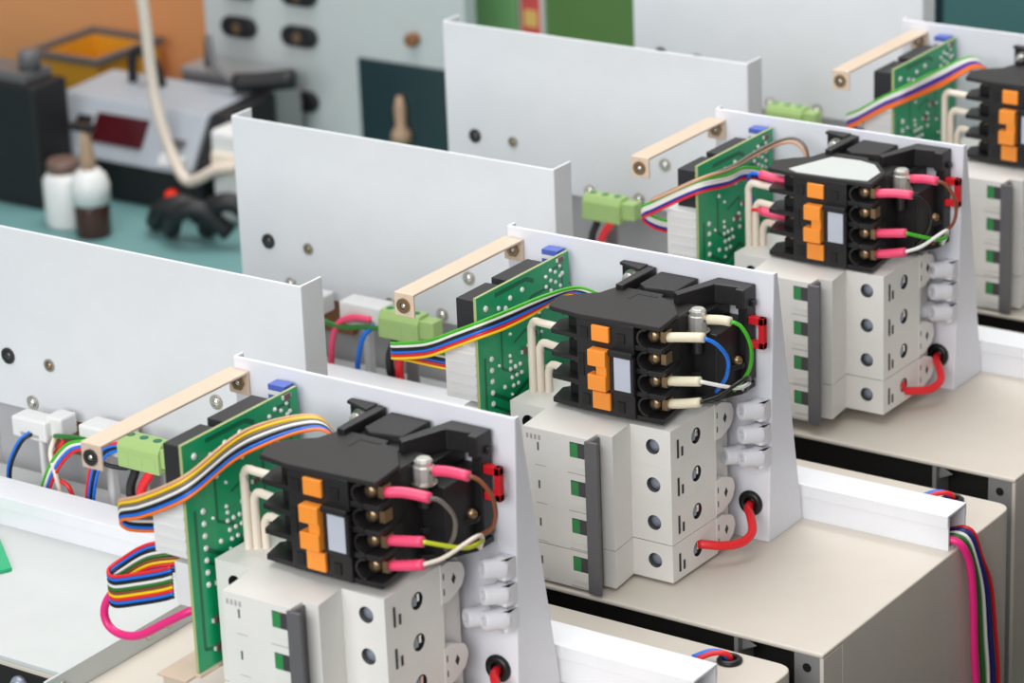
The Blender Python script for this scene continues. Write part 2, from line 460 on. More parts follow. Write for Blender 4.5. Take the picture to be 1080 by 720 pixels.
def board(u):
    F = UNITS[u]['off']
    t = Thing('circuit_board', (-107, -42, 26), {
        'A': 'green relay circuit board standing upright beside the orange and yellow ribbon',
        'B': 'green relay circuit board of the second unit, behind the six colour ribbon',
        'C': 'green relay circuit board of the third unit, standing behind a cream jumper and pink sleeves',
        'D': 'blurred green relay circuit board of the rearmost unit'}[u], 'circuit board', 'green relay boards', F)
    x1, x0 = -106.0, -107.6
    y0, y1, z0, z1 = -81.0, -4.0, 27.0, 131.0
    if u == 'C': z1 = 132.0
    mb = MB(); mb.box(x0, x1, y0, y1, z0, z1, 'pcb')
    mb.box(x0 + .05, x1 - .05, y0 - .12, y0, z0, z1, 'pcbedge'); mb.box(x0 + .05, x1 - .05, y0, y1, z1, z1 + .12, 'pcbedge')
    pcb = t.part('board', mb)
    rnd = random.Random(11)
    # copper runs under the mask
    mb = MB()
    def run(pts, w):
        for (ya, za), (yb, zb) in zip(pts, pts[1:]):
            d = Vector((yb - ya, zb - za)); n = Vector((-d.y, d.x)).normalized() * w / 2
            P = [Vector((ya, za)) - n, Vector((yb, zb)) - n, Vector((yb, zb)) + n, Vector((ya, za)) + n]
            mb.prism([(p.x, p.y) for p in P], x1, x1 + .06, 'track', axis='x')
    run([(-76, 100), (-76, 36), (-60, 32)], 1.8)
    run([(-66, 128), (-40, 128), (-34, 125)], 2.2)
    run([(-70, 80), (-56, 72), (-40, 78), (-30, 70)], 2.0)
    run([(-70, 74), (-56, 66), (-40, 72), (-20, 60)], 1.2)
    run([(-62, 112), (-62, 90), (-50, 84)], 1.4)
    run([(-48, 112), (-36, 118), (-20, 118)], 1.4)
    run([(-30, 110), (-30, 90), (-16, 84)], 1.4)
    run([(-52, 100), (-40, 104), (-40, 92)], 1.2)
    run([(-20, 126), (-10, 126), (-10, 100)], 1.4)
    t.part('copper_tracks', mb, parent=pcb)
    # solder joints
    mb = MB()
    J = [(-71, 98 - 5.6 * i, 1.5) for i in range(7)] + [(-74, 124, 1.6), (-58, 119, 1.5), (-54, 123, 1.4), (-44, 124, 1.4)]
    J += [(-24 + 4 * (i % 4), 124 - 5 * (i // 4) + (i % 2) * 2, 1.1) for i in range(14)]
    J += [(-56 + 4 * (i % 3) + (i // 3), 88 - 4.5 * (i // 3), 1.2) for i in range(8)]
    J += [(rnd.uniform(-66, -10), rnd.uniform(60, 122), rnd.uniform(.8, 1.3)) for _ in range(26)]
    for y, z, r in J:
        mb.dome((x1, y, z), (1, 0, 0), r, 1.2, 'solder', 8)
    t.part('solder_joints', mb, parent=pcb, kind='stuff')
    for y, z in ((-66, 62), (-61, 64), (-70, 46), (-63, 40), (-70, 33), (-58, 58), (-52, 60), (-46, 92), (-14, 128), (-38, 98)):
        mb = MB(); mb.box(x1, x1 + 1.4, y, y + 4, z, z + 2.6, 'smd'); mb.box(x1, x1 + 1.0, y - .8, y + 4.8, z + .4, z + 2.2, 'solder')
        t.part('chip_component', mb, 0.1, parent=pcb)
    for ya, yb, zz in ((-73, -48.5, 126.2), (-44, -13.5, 127.2)):
        mb = MB(); mb.box(-123.5, x0 - .1, ya, yb, 97.5, zz, 'relay')
        t.part('relay', mb, 0.5)
    mb = MB()
    mb.box(-126, x0 - .1, -80, -52, 79, 106, 'white')
    for k in range(5):
        mb.box(-123.5, -108.5, -80.5, -80, 81.5 + 5 * k, 83.2 + 5 * k, 'white')
    t.part('header_connector', mb, 0.4)
    mb = MB(); mb.box(-117, x0 - .1, -79, -64, 56, 76, 'white')
    t.part('lower_connector', mb, 0.4)
    mb = MB(); mb.box(-118, -109, -9, -2.5, 118, 131.6, 'bluebox')
    for k in range(2): mb.box(-118.1, -108.9, -9.1, -9, 123 + 4 * k, 125 + 4 * k, 'white')
    t.part('blue_trimmer', mb, 0.4)
    for z in (40, 112):
        mb = MB(); mb.cyl((x0 - 2, -4.2, z), (x0 - 2, -0.1, z), 2.2, 'nickel')
        t.part('standoff', mb)
    # lower strap the board stands on
    mb = MB()
    mb.box(-124, -107.8, -88, -0.2, 24.6, 25.9, 'tan'); mb.box(-107.8, -104.5, -82, -3, 25.2, 26.9, 'tan')
    t.part('board_rail', mb, 0.3)
    mb = MB(); mb.box(-122, -110, -86.5, -85.3, 2.8 if False else 0.2, 24.5, 'tan')
    t.part('rail_foot', mb, 0.2)
    return t

def breaker(u):
    F = UNITS[u]['off']; dx, dy, dz = UNITS[u]['br']
    F = (F[0] + dx, F[1] + dy, F[2] + dz)
    t = Thing('circuit_breaker', (-56, -45, 2), {
        'A': 'white four pole circuit breaker of the frontmost unit, cut by the bottom edge',
        'B': 'white four pole circuit breaker of the second unit, fully in view',
        'C': 'white four pole circuit breaker of the third unit, under the labelled contactor',
        'D': 'white four pole circuit breaker at the picture edge, on the rearmost unit'}[u], 'circuit breaker', 'four pole circuit breakers', F)
    P = 18.93; z00 = 1.7
    poly = [(-99, -7), (-99, -67), (-78.5, -67.5), (-76.2, -90), (-40.6, -90), (-40.6, -82), (-32.6, -82), (-34.4, -64), (-12.8, -64), (-12.2, -25), (-17, -24), (-17, -7)]
    for i in range(4):
        z0 = z00 + P * i; z1 = z0 + P - (0.4 if i == 0 else 0.03)
        zc = (z0 + z1) / 2
        mb = MB()
        # side walls built so that two faces can take a hole
        pl = poly[::-1] if False else poly
        # orientation: counter-clockwise check done in prism; find the skipped edges after that
        ar = sum(pl[k][0] * pl[(k + 1) % len(pl)][1] - pl[(k + 1) % len(pl)][0] * pl[k][1] for k in range(len(pl)))
        if ar < 0: pl = pl[::-1]
        sk = []
        for k in range(len(pl)):
            a, b = pl[k], pl[(k + 1) % len(pl)]
            if {a, b} == {(-34.4, -64), (-12.8, -64)} or {a, b} == {(-12.8, -64), (-12.2, -25)} or {a, b} == {(-99, -67), (-78.5, -67.5)}:
                sk.append(k)
        mb.prism(pl, z0, z1, 'breaker', skip=sk)
        hw = (z1 - z0) / 2
        mb.holed((-23.6, -64, zc), (1, 0, 0), (0, 0, 1), (0, -1, 0), 10.8, hw, (1.2, 0.3), 3.7, 7, 'breaker', 'mark')
        mb.holed((-88.75, -67.25, zc), (20.5, -.5, 0) and Vector((20.5, -.5, 0)).normalized(), (0, 0, 1), Vector((-.5, -20.5, 0)).normalized(), 10.25, hw, (0, 0.3), 3.7, 7, 'breaker', 'darkmark')
        d = Vector((0.6, 39, 0)).normalized()
        mb.holed((-12.5, -44.5, zc), d, (0, 0, 1), Vector((39, -.6, 0)).normalized(), 19.5, hw, (2.2, 0.0), 3.9, 5, 'breaker', 'darkmark')
        pole = t.part('pole', mb)
        mb = MB()
        mb.dome((-22.6, -60.6, zc + .2), (0, -1, 0), 3.5, 1.6, 'blued', 16)
        t.part('terminal_screw', mb, parent=pole)
        mb = MB(); mb.dome((-88.75, -61.5, zc + .3), (0, -1, 0), 3.3, 1.5, 'blued', 16)
        t.part('terminal_screw', mb, parent=pole)
        mb = MB(); mb.box(-17, -13.2, -44.8, -41.6, zc - 2.6, zc + 1.0, 'blued'); mb.box(-17, -12.8, -42, -40.2, zc - 1, zc + 2.8, 'nickel'); mb.box(-17, -13.0, -44, -42.8, zc - 2, zc + 2.6, 'blued')
        t.part('wire_clamp', mb, 0.3, parent=pole)
        # slots and print on the wire side and on the nose
        mb = MB()
        mb.box(-12.9, -12.35, -58.6, -57.4, zc - 5.5, zc + 3.5, 'darkmark'); mb.box(-12.9, -12.3, -55, -53.8, zc - 5.5, zc - 1, 'darkmark')
        t.part('lettering', mb, parent=pole)
        mb = MB()
        mb.box(-68.6, -67.6, -90.08, -89.9, zc - 1.2, zc + 2.8, 'mark')
        if i == 3:
            for q in range(4): mb.box(-74.5 + q * 2.2, -73.3 + q * 2.2, -90.08, -89.9, zc + 4, zc + 6.4, 'softmark')
        mb.box(-70, -64, -90.06, -89.95, z0 + .8, z0 + 1.1, 'softmark'); mb.box(-52, -42, -90.06, -89.95, z0 + .5, z0 + .9, 'softmark')
        t.part('lettering', mb, parent=pole)
        # toggle window: green and dark, over a pale toggle
        mb = MB()
        mb.box(-50.2, -46.2, -90.35, -88, zc - 0.6, zc + 6.2, 'toggle_green'); mb.box(-46.2, -40.4, -90.3, -88, zc - 0.6, zc + 6.2, 'toggle_dark')
        mb.box(-50.6, -40.6, -90.6, -88, zc - 5.6, zc - 0.7, 'toggle')
        mb.box(-50.6, -40.6, -90.15, -88, zc - 1.0, zc + 6.6, 'darkmark')
        t.part('toggle', mb, 0.15, parent=pole, label='toggle with green and dark indicator window')
        if i == 2: continue
        mb = MB()
        oc = rounded([(-26, z0 + 1), (-20, z0 + 0.6), (-11, z0 + 4), (-8.5, zc), (-11, z1 - 4), (-20, z1 - .6), (-26, z1 - 1)], {2: 2, 4: 2, 3: 2}, 3)
        mb.prism(oc, -15.2, -12.0, 'breaker', axis='x')
        mb.prism([(-17, zc - 2.6), (-15.4, zc), (-17, zc + 2.6), (-18.6, zc)], -12.1, -11.9, 'darkmark', axis='x')
        mb.box(-12.1, -11.95, -24.5, -23.6, zc - 5, zc - 2, 'darkmark'); mb.box(-12.1, -11.95, -24.5, -23.6, zc + 2, zc + 5, 'darkmark')
        t.part('clip_tab', mb, 0.3, parent=pole)
    mb = MB(); mb.box(-41.6, -34.6, -92, -90.05, 1.0, z00 + 4 * P - .3, 'tie'); mb.box(-40.5, -39, -90.05, -82.1, 2.0, z00 + 4 * P - 1, 'tie')
    t.part('tie_bar', mb, 0.6, label='dark grey handle tie bar')
    mb = MB(); mb.cyl((-62, -60, z00 + 4 * P - .4), (-62, -60, z00 + 4 * P - .1), 2.4, 'mark')
    t.part('rivet', mb)
    return t

def contactor(u):
    F = UNITS[u]['off']; dx, dy, dz = UNITS[u]['con']
    F = (F[0] + dx, F[1] + dy, F[2] + dz)
    t = Thing('contactor', (-45, -33, 79.5), {
        'A': 'black contactor with orange tabs and pink wire sleeves on the frontmost unit',
        'B': 'black contactor with orange tabs and cream wire sleeves on the second unit',
        'C': 'black contactor with a white paper label on top, third unit',
        'D': 'blurred black contactor with orange tabs at the picture edge'}[u], 'contactor', 'black contactors with orange tabs', F)
    outl = [(-77, -63.6), (-61, -66), (-35, -64.7), (-17, -63.8), (-17.6, -58), (-19.5, -44), (-29, -32), (-38, -28.5), (-39, -25), (-63.6, -25), (-67, -37), (-74.5, -43), (-80.5, -51)]
    fin = [(-77, -63.4), (-61, -64.5), (-31, -64), (-16.6, -63.6), (-17.2, -58), (-19.8, -42), (-22, -30), (-64, -30), (-67, -37), (-74.5, -43), (-80, -51)]
    # core
    mb = MB()
    mb.prism([(-61.5, -65.4), (-30.5, -65.2), (-30.5, -26), (-61.5, -26)], 80, 125.5, 'black')
    mb.box(-68, -20, -46, -25.5, 80.6, 125.2, 'black')
    core = t.part('housing', mb, 0.5)
    for k, (z, th) in enumerate(((79.6, 2.6), (91.4, 2.6), (102.6, 2.6), (113.8, 2.6))):
        mb = MB(); mb.prism(fin, z, z + th, 'black')
        t.part('terminal_barrier', mb, 0.4)
    mb = MB(); mb.prism(outl, 124.8, 127.2, 'lid')
    lid = t.part('top_lid', mb, 0.6, 3, label='charcoal grey lid')
    mb = MB(); mb.prism([(-51, -38), (-49.3, -38), (-49.3, -31), (-39.6, -31), (-39.6, -29.2), (-51, -29.2)], 127.1, 127.35, 'deep')
    t.part('lid_slot', mb, parent=lid)
    if u == 'C':
        mb = MB(); mb.prism([(-66, -61.5), (-60, -64.5), (-36, -63.4), (-20.5, -61), (-21.5, -46), (-30, -36), (-40, -33), (-56, -34)], 127.25, 127.7, 'paper')
        t.part('paper_label', mb, parent=lid, label='white paper label')
    # small square windows in the front
    mb = MB()
    for x0, x1, z0, z1 in ((-59.5, -55.2, 115.8, 121.2), (-39.4, -35.2, 116.2, 121), (-59, -55, 83, 88.4), (-39.6, -36, 82.6, 87.6), (-60.4, -57.6, 97, 108)):
        mb.box(x0, x1, -65.75, -65.2, z0, z1, 'deep')
    t.part('front_window', mb, parent=core)
    # orange slider
    mb = MB()
    mb.box(-52.4, -43, -67, -65.2, 115.8, 123.4, 'orange')
    sl = t.part('orange_tab', mb, 0.4, label='orange plastic tab')
    mb = MB(); mb.box(-52.6, -43, -70.5, -65.2, 104.8, 112.6, 'orange'); mb.box(-48.6, -43, -69.6, -65.2, 100.4, 105, 'orange'); mb.box(-52.8, -43, -70.5, -65.2, 93, 100.6, 'orange')
    t.part('orange_tab', mb, 0.4, label='orange double slider tab')
    mb = MB(); mb.box(-52.6, -43, -67, -65.2, 82.6, 91.2, 'orange')
    t.part('orange_tab', mb, 0.4, label='orange plastic tab')
    mb = MB(); mb.box(-42.4, -29.6, -67.6, -65, 92.2, 113, 'black')
    mb.box(-42.6, -29.6, -69, -65, 110.8, 113.6, 'black')
    hold = t.part('label_holder', mb, 0.5)
    mb = MB(); mb.box(-39.8, -31, -68.1, -67.5, 94.2, 110.2, 'label')
    t.part('label_plate', mb, 0.2, parent=hold, label='pale blue grey blank label')
    # terminals to the +x side: round pockets with a screw, and clamp plates
    for z in (120.4, 109.6, 98.6, 87.4):
        mb = MB()
        arc = [math.pi / 2 + math.pi * k / 12 for k in range(13)]
        hp = [(-24.2 + 5.4 * math.cos(q), z + 5.0 * math.sin(q)) for q in arc] + [(-24.2 + 4.3 * math.cos(q), z + 3.9 * math.sin(q)) for q in reversed(arc)]
        mb.prism(hp, -64.4, -54, 'black', axis='y')
        mb.box(-30, -18.6, -56, -45, z - 4.2, z + 4.2, 'deep')
        pk = t.part('terminal_pocket', mb)
        mb = MB(); mb.cyl((-23.6, -56, z), (-23.6, -59, z), 3.0, 'brass', 14); mb.dome((-23.6, -59, z), (0, -1, 0), 3.0, 1.6, 'brass', 14); mb.box(-23.9, -23.3, -60.8, -60.4, z - 2.2, z + 2.2, 'darksteel')
        mb.box(-20.2, -17.6, -58.6, -53, z - 2.6, z + 2.6, 'brass')
        t.part('terminal_screw', mb, 0.1, parent=pk)
    for z in (119.6, 108.4, 97.2, 86):
        mb = MB(); mb.box(-72, -61, -56, -47, z - 3.6, z + 1.5, 'deep'); mb.dome((-68, -54, z + 1.4), (0, 0, 1), 2.2, 1.2, 'brass', 12)
        t.part('coil_side_terminal', mb, 0.2)
    # rear base with feet
    mb = MB()
    mb.box(-66, -33, -26, -1, 82, 122.5, 'black')
    mb.prism([(-63.5, -26), (-33, -29), (-33, -12), (-63.5, -12)], 121, 124.5, 'lid')
    base = t.part('base', mb, 0.5)
    mb = MB(); mb.prism([(-55.5, -1), (-35, -1), (-35, -20.5), (-51, -23.5), (-55.5, -20)], 122, 128.2, 'lid')
    t.part('coil_cover', mb, 0.6, 2)
    mb = MB()
    mb.prism([(-63.5, -1), (-62.5, -30), (-58.5, -30), (-58, -1)], 119.5, 129.8, 'black')
    mb.box(-76.5, -60, -2.4, -0.8, 112, 130, 'black'); mb.prism([(-76.5, -0.9), (-76.5, -4.5), (-62.6, -9), (-62.6, -0.9)], 129, 130.6, 'lid')
    ft = t.part('fixing_foot', mb, 0.5)
    mb = MB(); mb.lathe([(4.8, 0), (4.8, 1.2)], (-70, -2.4, 122.8), (0, -1, 0), 'nickel', 18); mb.lathe([(3.9, 0), (3.9, 3), (3.2, 4.2), (.1, 4.6)], (-70, -3.6, 122.8), (0, -1, 0), 'zincwhite', 18)
    t.part('fixing_screw', mb, parent=ft)
    mb = MB()
    mb.prism([(-32, -28), (-28, -31), (-20.5, -10), (-9, -8.5), (-8.6, -12), (-4, -12), (-4, -1), (-24, -1)], 121, 130.6, 'black')
    mb.box(-33, -8, -30, -1, 81, 114, 'black'); mb.box(-9, -4.2, -9, -1, 84, 130, 'black'); mb.box(-4.3, -2.4, -6, -3, 121, 124, 'black')
    mb.box(-33, -18, -24, -1, 114, 121, 'black')
    mb.prism([(-33, -32), (-16, -30), (-9, -14), (-9, -2), (-33, -2)], 103, 105.5, 'black'); mb.prism([(-33, -32), (-18, -32), (-9, -20), (-5, -12), (-5, -2), (-33, -2)], 92, 94.5, 'black')
    mb.prism([(-33, -34), (-18, -34), (-10, -26), (-4, -14), (-4, -2), (-33, -2)], 80, 83, 'black')
    t.part('terminal_frame', mb, 0.5)
    for x, y, z in ((-13, -27, 99), (-7.5, -12.5, 96)):
        mb = MB(); mb.dome((x, y, z), (0.5, -1, 0), 2.6, 2.2, 'brass', 12)
        t.part('terminal_screw', mb)
    # coil terminal: upright bright clamp with a washer
    mb = MB(); mb.lathe([(5.6, 0), (5.6, .9)], (-16.5, -32, 115.2), (0, 0, 1), 'steel', 20)
    mb.lathe([(4.5, 0), (4.5, 7), (3.9, 7.4), (3.9, 9.4), (3.0, 10.4)], (-16.5, -32, 116), (0, 0, 1), 'zincwhite', 10, smooth=False)
    mb.box(-20, -10.5, -34, -30.4, 120.5, 122.5, 'nickel'); mb.cyl((-16.5, -33, 105), (-16.5, -33, 115.2), 2.5, 'darksteel')
    mb.box(-24, -14, -34, -30, 124, 125, 'nickel')
    t.part('coil_terminal', mb, 0.2, label='bright metal coil clamp')
    # red latch: a square loop
    mb = MB()
    for bxx in ((-9, 3.8, 112.8, 116.6), (-9, 3.8, 101.2, 104.6), (0.8, 3.8, 101.2, 116.6)):
        mb.box(bxx[0], bxx[1], -7.5, -4.2, bxx[2], bxx[3], 'redplastic')
    t.part('release_latch', mb, 0.4, label='red plastic latch loop')
    return t

def wire(name, pts, r, mat, label, cat='wire', group=None, frame=(0, 0, 0), base=None):
    mb = MB(); mb.tube(pts, r, mat)
    return solo(name, mb, base or pts[0], label, cat, group, frame)

def sleeved(u, pts_sleeve, pts_wire, smat, wmat, label, group, frame, rs=2.3, rw=0.95):
    t = Thing('sleeved_wire', pts_sleeve[0], label, 'wire', group, frame)
    mb = MB(); mb.tube(pts_sleeve, rs, smat, 12)
    e = Vector(pts_sleeve[0]); d = (Vector(pts_sleeve[1]) - e).normalized()
    t.part('sleeve', mb, label=None)
    mb = MB(); mb.cyl(e - d * 4.5, e + d * .5, 1.5, 'brass', 10)
    t.part('crimp_pin', mb)
    mb = MB(); mb.tube(pts_wire, rw, wmat, 8)
    t.part('conductor', mb)
    return t

def ribbon(name, path, wv, colors, label, cat, group, frame, pitch=1.45, r=0.72):
    """path: centre points; wv: width directions (unit-ish) at each; colours along -wv (first on top)"""
    t = Thing(name, path[0], label, cat, group, frame)
    n = len(colors)
    for i, c in enumerate(colors):
        k = ((n - 1) / 2 - i) * pitch
        pts = [Vector(p) + Vector(w) * k for p, w in zip(path, wv)]
        mb = MB(); mb.tube(pts, r, c, 8, 2.0)
        nm = 'conductor'
        t.part(nm, mb, label={'w_red': 'red wire', 'w_blue': 'blue wire', 'w_black': 'black wire', 'w_white': 'white wire', 'w_yellow': 'yellow wire', 'w_green': 'green wire', 'w_orange': 'orange wire'}.get(c, c.replace('w_', '').replace('dk', 'dark ') + ' wire'))
    return t

def strip(u):
    F = UNITS[u]['off']
    t = Thing('terminal_strip', (-2, -1, 56), {
        'A': 'white barrel terminal strip beside the pink sleeved wires of the frontmost unit',
        'B': 'white barrel terminal strip above the red wire of the second unit',
        'C': 'white barrel terminal strip on the third unit, beside a brown wire',
        'D': ''}[u], 'terminal strip', 'white terminal strips', F)
    for i, z in enumerate((69.2, 57.2, 45.4)):
        mb = MB()
        mb.prism(rounded([(-5, -0.3), (3.0, -0.3), (3.0, -6.5), (0, -8), (-5, -6)], {2: 2.5, 3: 2.5}, 4), z - 4.2, z + 5.0, 'strip')
        ax = Vector((-.5, -.85, .1)).normalized()
        prof = [(5.1, 0), (5.1, 3), (4.4, 4.2), (4.4, 9.4), (4.0, 10), (1.9, 10.05), (1.9, 6)]
        bl = Vector((-1.0, -4.2, z + .6))
        mb.lathe(prof, bl, ax, 'strip', 18, caps=False)
        if i == 2:
            bl2 = Vector((-10.2, -4.2, z - .2))
            mb.lathe(prof, bl2, ax, 'strip', 18, caps=False)
            mb.box(-14, -4.8, -6, -.3, z - 4, z + 3.8, 'strip')
        seg = t.part('terminal_segment', mb, 0.6, 2)
        mb = MB(); mb.cyl(bl + ax * 6.1, bl + ax * 6.4, 1.75, 'mark')
        t.part('wire_port', mb, parent=seg)
    return t

def grommet(u):
    F = UNITS[u]['off']
    mb = MB()
    mb.lathe([(3.0, 0.2), (6.2, 0.2), (6.4, 1.2), (5.4, 2.4), (3.6, 2.5), (3.0, 1.6)], (-8.2, 0, 19.2), (0, -1, 0), 'rubber', 24, caps=False)
    mb.lathe([(0.1, .3), (3.4, .3), (3.4, .6), (.1, .6)], (-8.2, 0, 19.2), (0, -1, 0), 'rubber', 24)
    solo('rubber_grommet', mb, (-8.2, 0, 19.2), {
        'A': 'black rubber grommet low on the frontmost mounting plate', 'B': 'black rubber grommet low on the second mounting plate',
        'C': 'black rubber grommet low on the third mounting plate'}[u], 'grommet', 'black grommets in the mounting plates', F)
    ex = {'A': (-17.4, -44, 11.4), 'B': (-13.2, -41, 12.6), 'C': (-8.6, -41, 17.6)}[u]
    pts = [(-8.2, -0.8, 18.8), (-6.5, -6, 18.6), (-1, -12.5, 16.8), (3, -19, 13.2), (1.8, -27, 11), (-3.5, -34.5, 11.2), (-9, -38.8, 12.2), ex]
    wire('supply_wire', pts, 2.15, 'w_red', {
        'A': 'thick red wire leaving the black grommet of the frontmost unit',
        'B': 'thick red wire looping from grommet to breaker on the second unit',
        'C': 'thick red wire looping from grommet to breaker on the third unit'}[u], 'wire', 'thick red supply wires', F)

def comb(u):
    F = UNITS[u]['off']; dx, dy, dz = UNITS[u]['con']
    F = (F[0] + dx, F[1] + dy, F[2] + dz)
    specs = [((-95.5, -52.5), 113.2, (-72.5, -51.5)), ((-92.5, -50.5), 102.3, (-72, -51)), ((-89.2, -48.5), 91.2, (-71.5, -50.5))]
    for i, ((x, y), z, (xe, ye)) in enumerate(specs):
        mb = MB()
        mb.tube([(x, y, 66), (x, y, 76), (x, y, z - 7), (x + .3, y, z - 2.6), (x + 2.4, y, z), (x + 6, y, z - .2), (xe, ye, z - 1.2)], 1.95, 'cream', 8, 3)
        lab = ('tallest', 'middle', 'shortest')[i]
        solo('jumper_wire', mb, (x, y, 66), f'cream bent jumper, {lab} of the three beside the contactor of the {UNITS[u]["word"]} unit', 'jumper wire', 'cream jumpers between breakers and contactors', F)

def green_block(u):
    F = UNITS[u]['off']
    x0, x1, y0, y1, z0, z1 = -271, -245, 57, 68, 37, 52
    t = Thing('screw_terminal_block', (-258, 62, 37), {
        'A': 'pale green screw terminal block with black and red wires, frontmost unit',
        'B': 'pale green screw terminal block behind the ribbon fold of the second unit',
        'C': 'pale green screw terminal block of the third unit, blurred, over a red wire',
        'D': 'pale green screw terminal block far back, mostly hidden by the third unit plate'}[u], 'terminal block', 'pale green terminal blocks', F)
    mb = MB()
    mb.prism([(y0, z0), (y1, z0), (y1, z1), (y0 + 3, z1), (y0, z1 - 4)], x0, x1, 'greentb', axis='x')
    mb.box(x1 - .5, x1 + 9, y0 + 2, y1, z0 + 3, z1 - 2, 'greentb')
    t.part('block', mb, 0.5)
    for x in (-267, -258.5, -250):
        mb = MB(); mb.cyl((x, 63.5, z1 - .1), (x, 63.5, z1 + .25), 2.2, 'track')
        mb.box(x - 3, x + 3, y0 - .15, y0, z0 + 1, z0 + 8, 'greentb')
        t.part('screw_well', mb)
    # its own two wires run down behind the duct; the block hangs on a small metal post
    mb = MB(); mb.box(-262, -254, 68.1, 69.5, 2.6, 50, 'greymetal')
    t.part('support_post', mb, 0.2)
    word = UNITS[u]['word']
    wire('feed_wire', [(-262, 60, 38), (-262.5, 59, 34), (-265, 58.5, 28), (-265.5, 58.5, 20), (-263, 59, 3)], 2.3, 'w_black', f'thick black wire under the green terminal block of the {word} unit', 'wire', 'black feed wires', F)
    wire('feed_wire', [(-252, 60, 38), (-253, 58.5, 35), (-257, 58, 29), (-259, 58, 21), (-258, 59, 3)], 2.4, 'w_red', f'thick red wire under the green terminal block of the {word} unit', 'wire', 'red feed wires', F)

def behind_duct(u):
    F = UNITS[u]['off']; word = UNITS[u]['word']
    mb = MB(); mb.box(-344, -314, 89.7, 94.8, 19, 38.2, 'brown')
    solo('fibre_block', mb, (-325, 95, 0), f'brown fibre block under the shield plate of the {word} unit', 'block', 'brown fibre blocks', F, 0.6)
    if u in 'AB':
        t = Thing('wire_connector', (-335, 72, 38), f'white plastic wire connector below the fastener on the {word} shield plate', 'connector', 'white wire connectors', F)
        mb = MB(); mb.box(-349, -326, 66, 78, 34, 45, 'white'); mb.box(-330, -319, 70, 82, 36, 47, 'white'); mb.box(-336, -333, 70, 74, 2.6, 34.2, 'white')
        t.part('shell', mb, 1.2)
        mb = MB(); mb.box(-343, -331, 65.7, 66.3, 36, 37.6, 'softmark')
        t.part('wire_slot', mb)
        t = Thing('wire_connector', (-296, 72, 38), f'white plastic wire connector beside the green block of the {word} unit', 'connector', 'white wire connectors', F)
        mb = MB(); mb.box(-304, -276, 66, 80, 36, 49, 'white'); mb.box(-292, -288, 70, 76, 2.6, 36.2, 'white')
        t.part('shell', mb, 1.2)
        mb = MB(); mb.box(-300, -280, 65.7, 66.3, 39, 41, 'softmark')
        t.part('wire_slot', mb)
    if u == 'A':
        def bun(cols, path, lab, wv):
            ribbon('flat_cable', path, [wv] * len(path), cols, lab, 'cable', None, F, 1.7, 0.85)
        bun(['w_blue', 'w_black'], [(-336, 66, 38), (-340, 62, 34), (-347, 60, 20), (-349, 60, 3)], 'short blue and black wire pair going behind the white duct', (-.9, 0, .3))
        bun(['w_green', 'w_white', 'w_blue', 'w_red'], [(-288, 66, 41), (-300, 63, 40), (-308, 61, 36), (-318, 60, 24), (-326, 60, 8), (-328, 60, 3)], 'green white blue and red flat cable diving behind the duct', (-.75, 0, .6))
        bun(['w_red', 'w_blue', 'w_black', 'w_blue', 'w_red'][:4], [(-268, 66, 44), (-279, 63, 43), (-286, 61, 38), (-292, 60, 24), (-296, 60, 4)], 'red and blue flat cable beside the white connector', (-.8, 0, .55))
        wire('loose_wire', [(-325, 72, 36), (-318, 66, 40), (-300, 66, 42), (-285, 68, 39), (-268, 70, 36)], 1.2, 'w_dkgreen', 'dark green wire lying across the bundle behind the duct', 'wire', None, F)
        wire('loose_wire', [(-318, 70, 36), (-322, 66, 28), (-321, 62, 20), (-310, 62, 16), (-306, 62, 3)], 1.2, 'w_red', 'thin dark red wire curling under the white connector', 'wire', None, F)
        wire('loose_wire', [(-323, 70, 38), (-320, 62, 32), (-316, 60, 22), (-312, 60, 3)], 1.3, 'cream', 'cream wire dropping behind the duct near the blue pair', 'wire', None, F)
        wire('loose_wire', [(-290, 66, 44), (-292, 63, 38), (-286, 63, 33), (-274, 66, 32), (-268, 68, 36)], 1.2, 'w_black', 'black wire looping out of the white connector', 'wire', None, F)
    if u == 'B':
        wire('loose_wire', [(-282, 66, 42), (-296, 64, 41), (-305, 62, 32), (-308, 60, 4)], 1.8, 'sleeve_pink', 'pink red wire arching behind the second duct', 'wire', None, F)
        wire('loose_wire', [(-280, 66, 39), (-285, 62, 33), (-288, 60, 20), (-290, 60, 4)], 1.5, 'w_blue', 'blue wire dropping behind the second duct', 'wire', None, F)
        wire('loose_wire', [(-268, 66, 38), (-284, 64, 38), (-300, 62, 36), (-316, 62, 38)], 1.5, 'w_dkgreen', 'dark green wire lying behind the second duct', 'wire', None, F)
        wire('loose_wire', [(-330, 66, 36), (-322, 60, 30), (-318, 60, 20), (-316, 60, 4)], 1.5, 'w_yellow', 'yellow wire behind the second duct beside the grey flange', 'wire', None, F)

def up(*a): return Vector(a).normalized()

for u in 'ABCD':
    F = UNITS[u]['off']
    enclosure(u); duct(u); plate(u); shield(u); strap(u); board(u); breaker(u); contactor(u)
    if u != 'D':
        strip(u); grommet(u)
    comb(u); green_block(u); behind_duct(u)

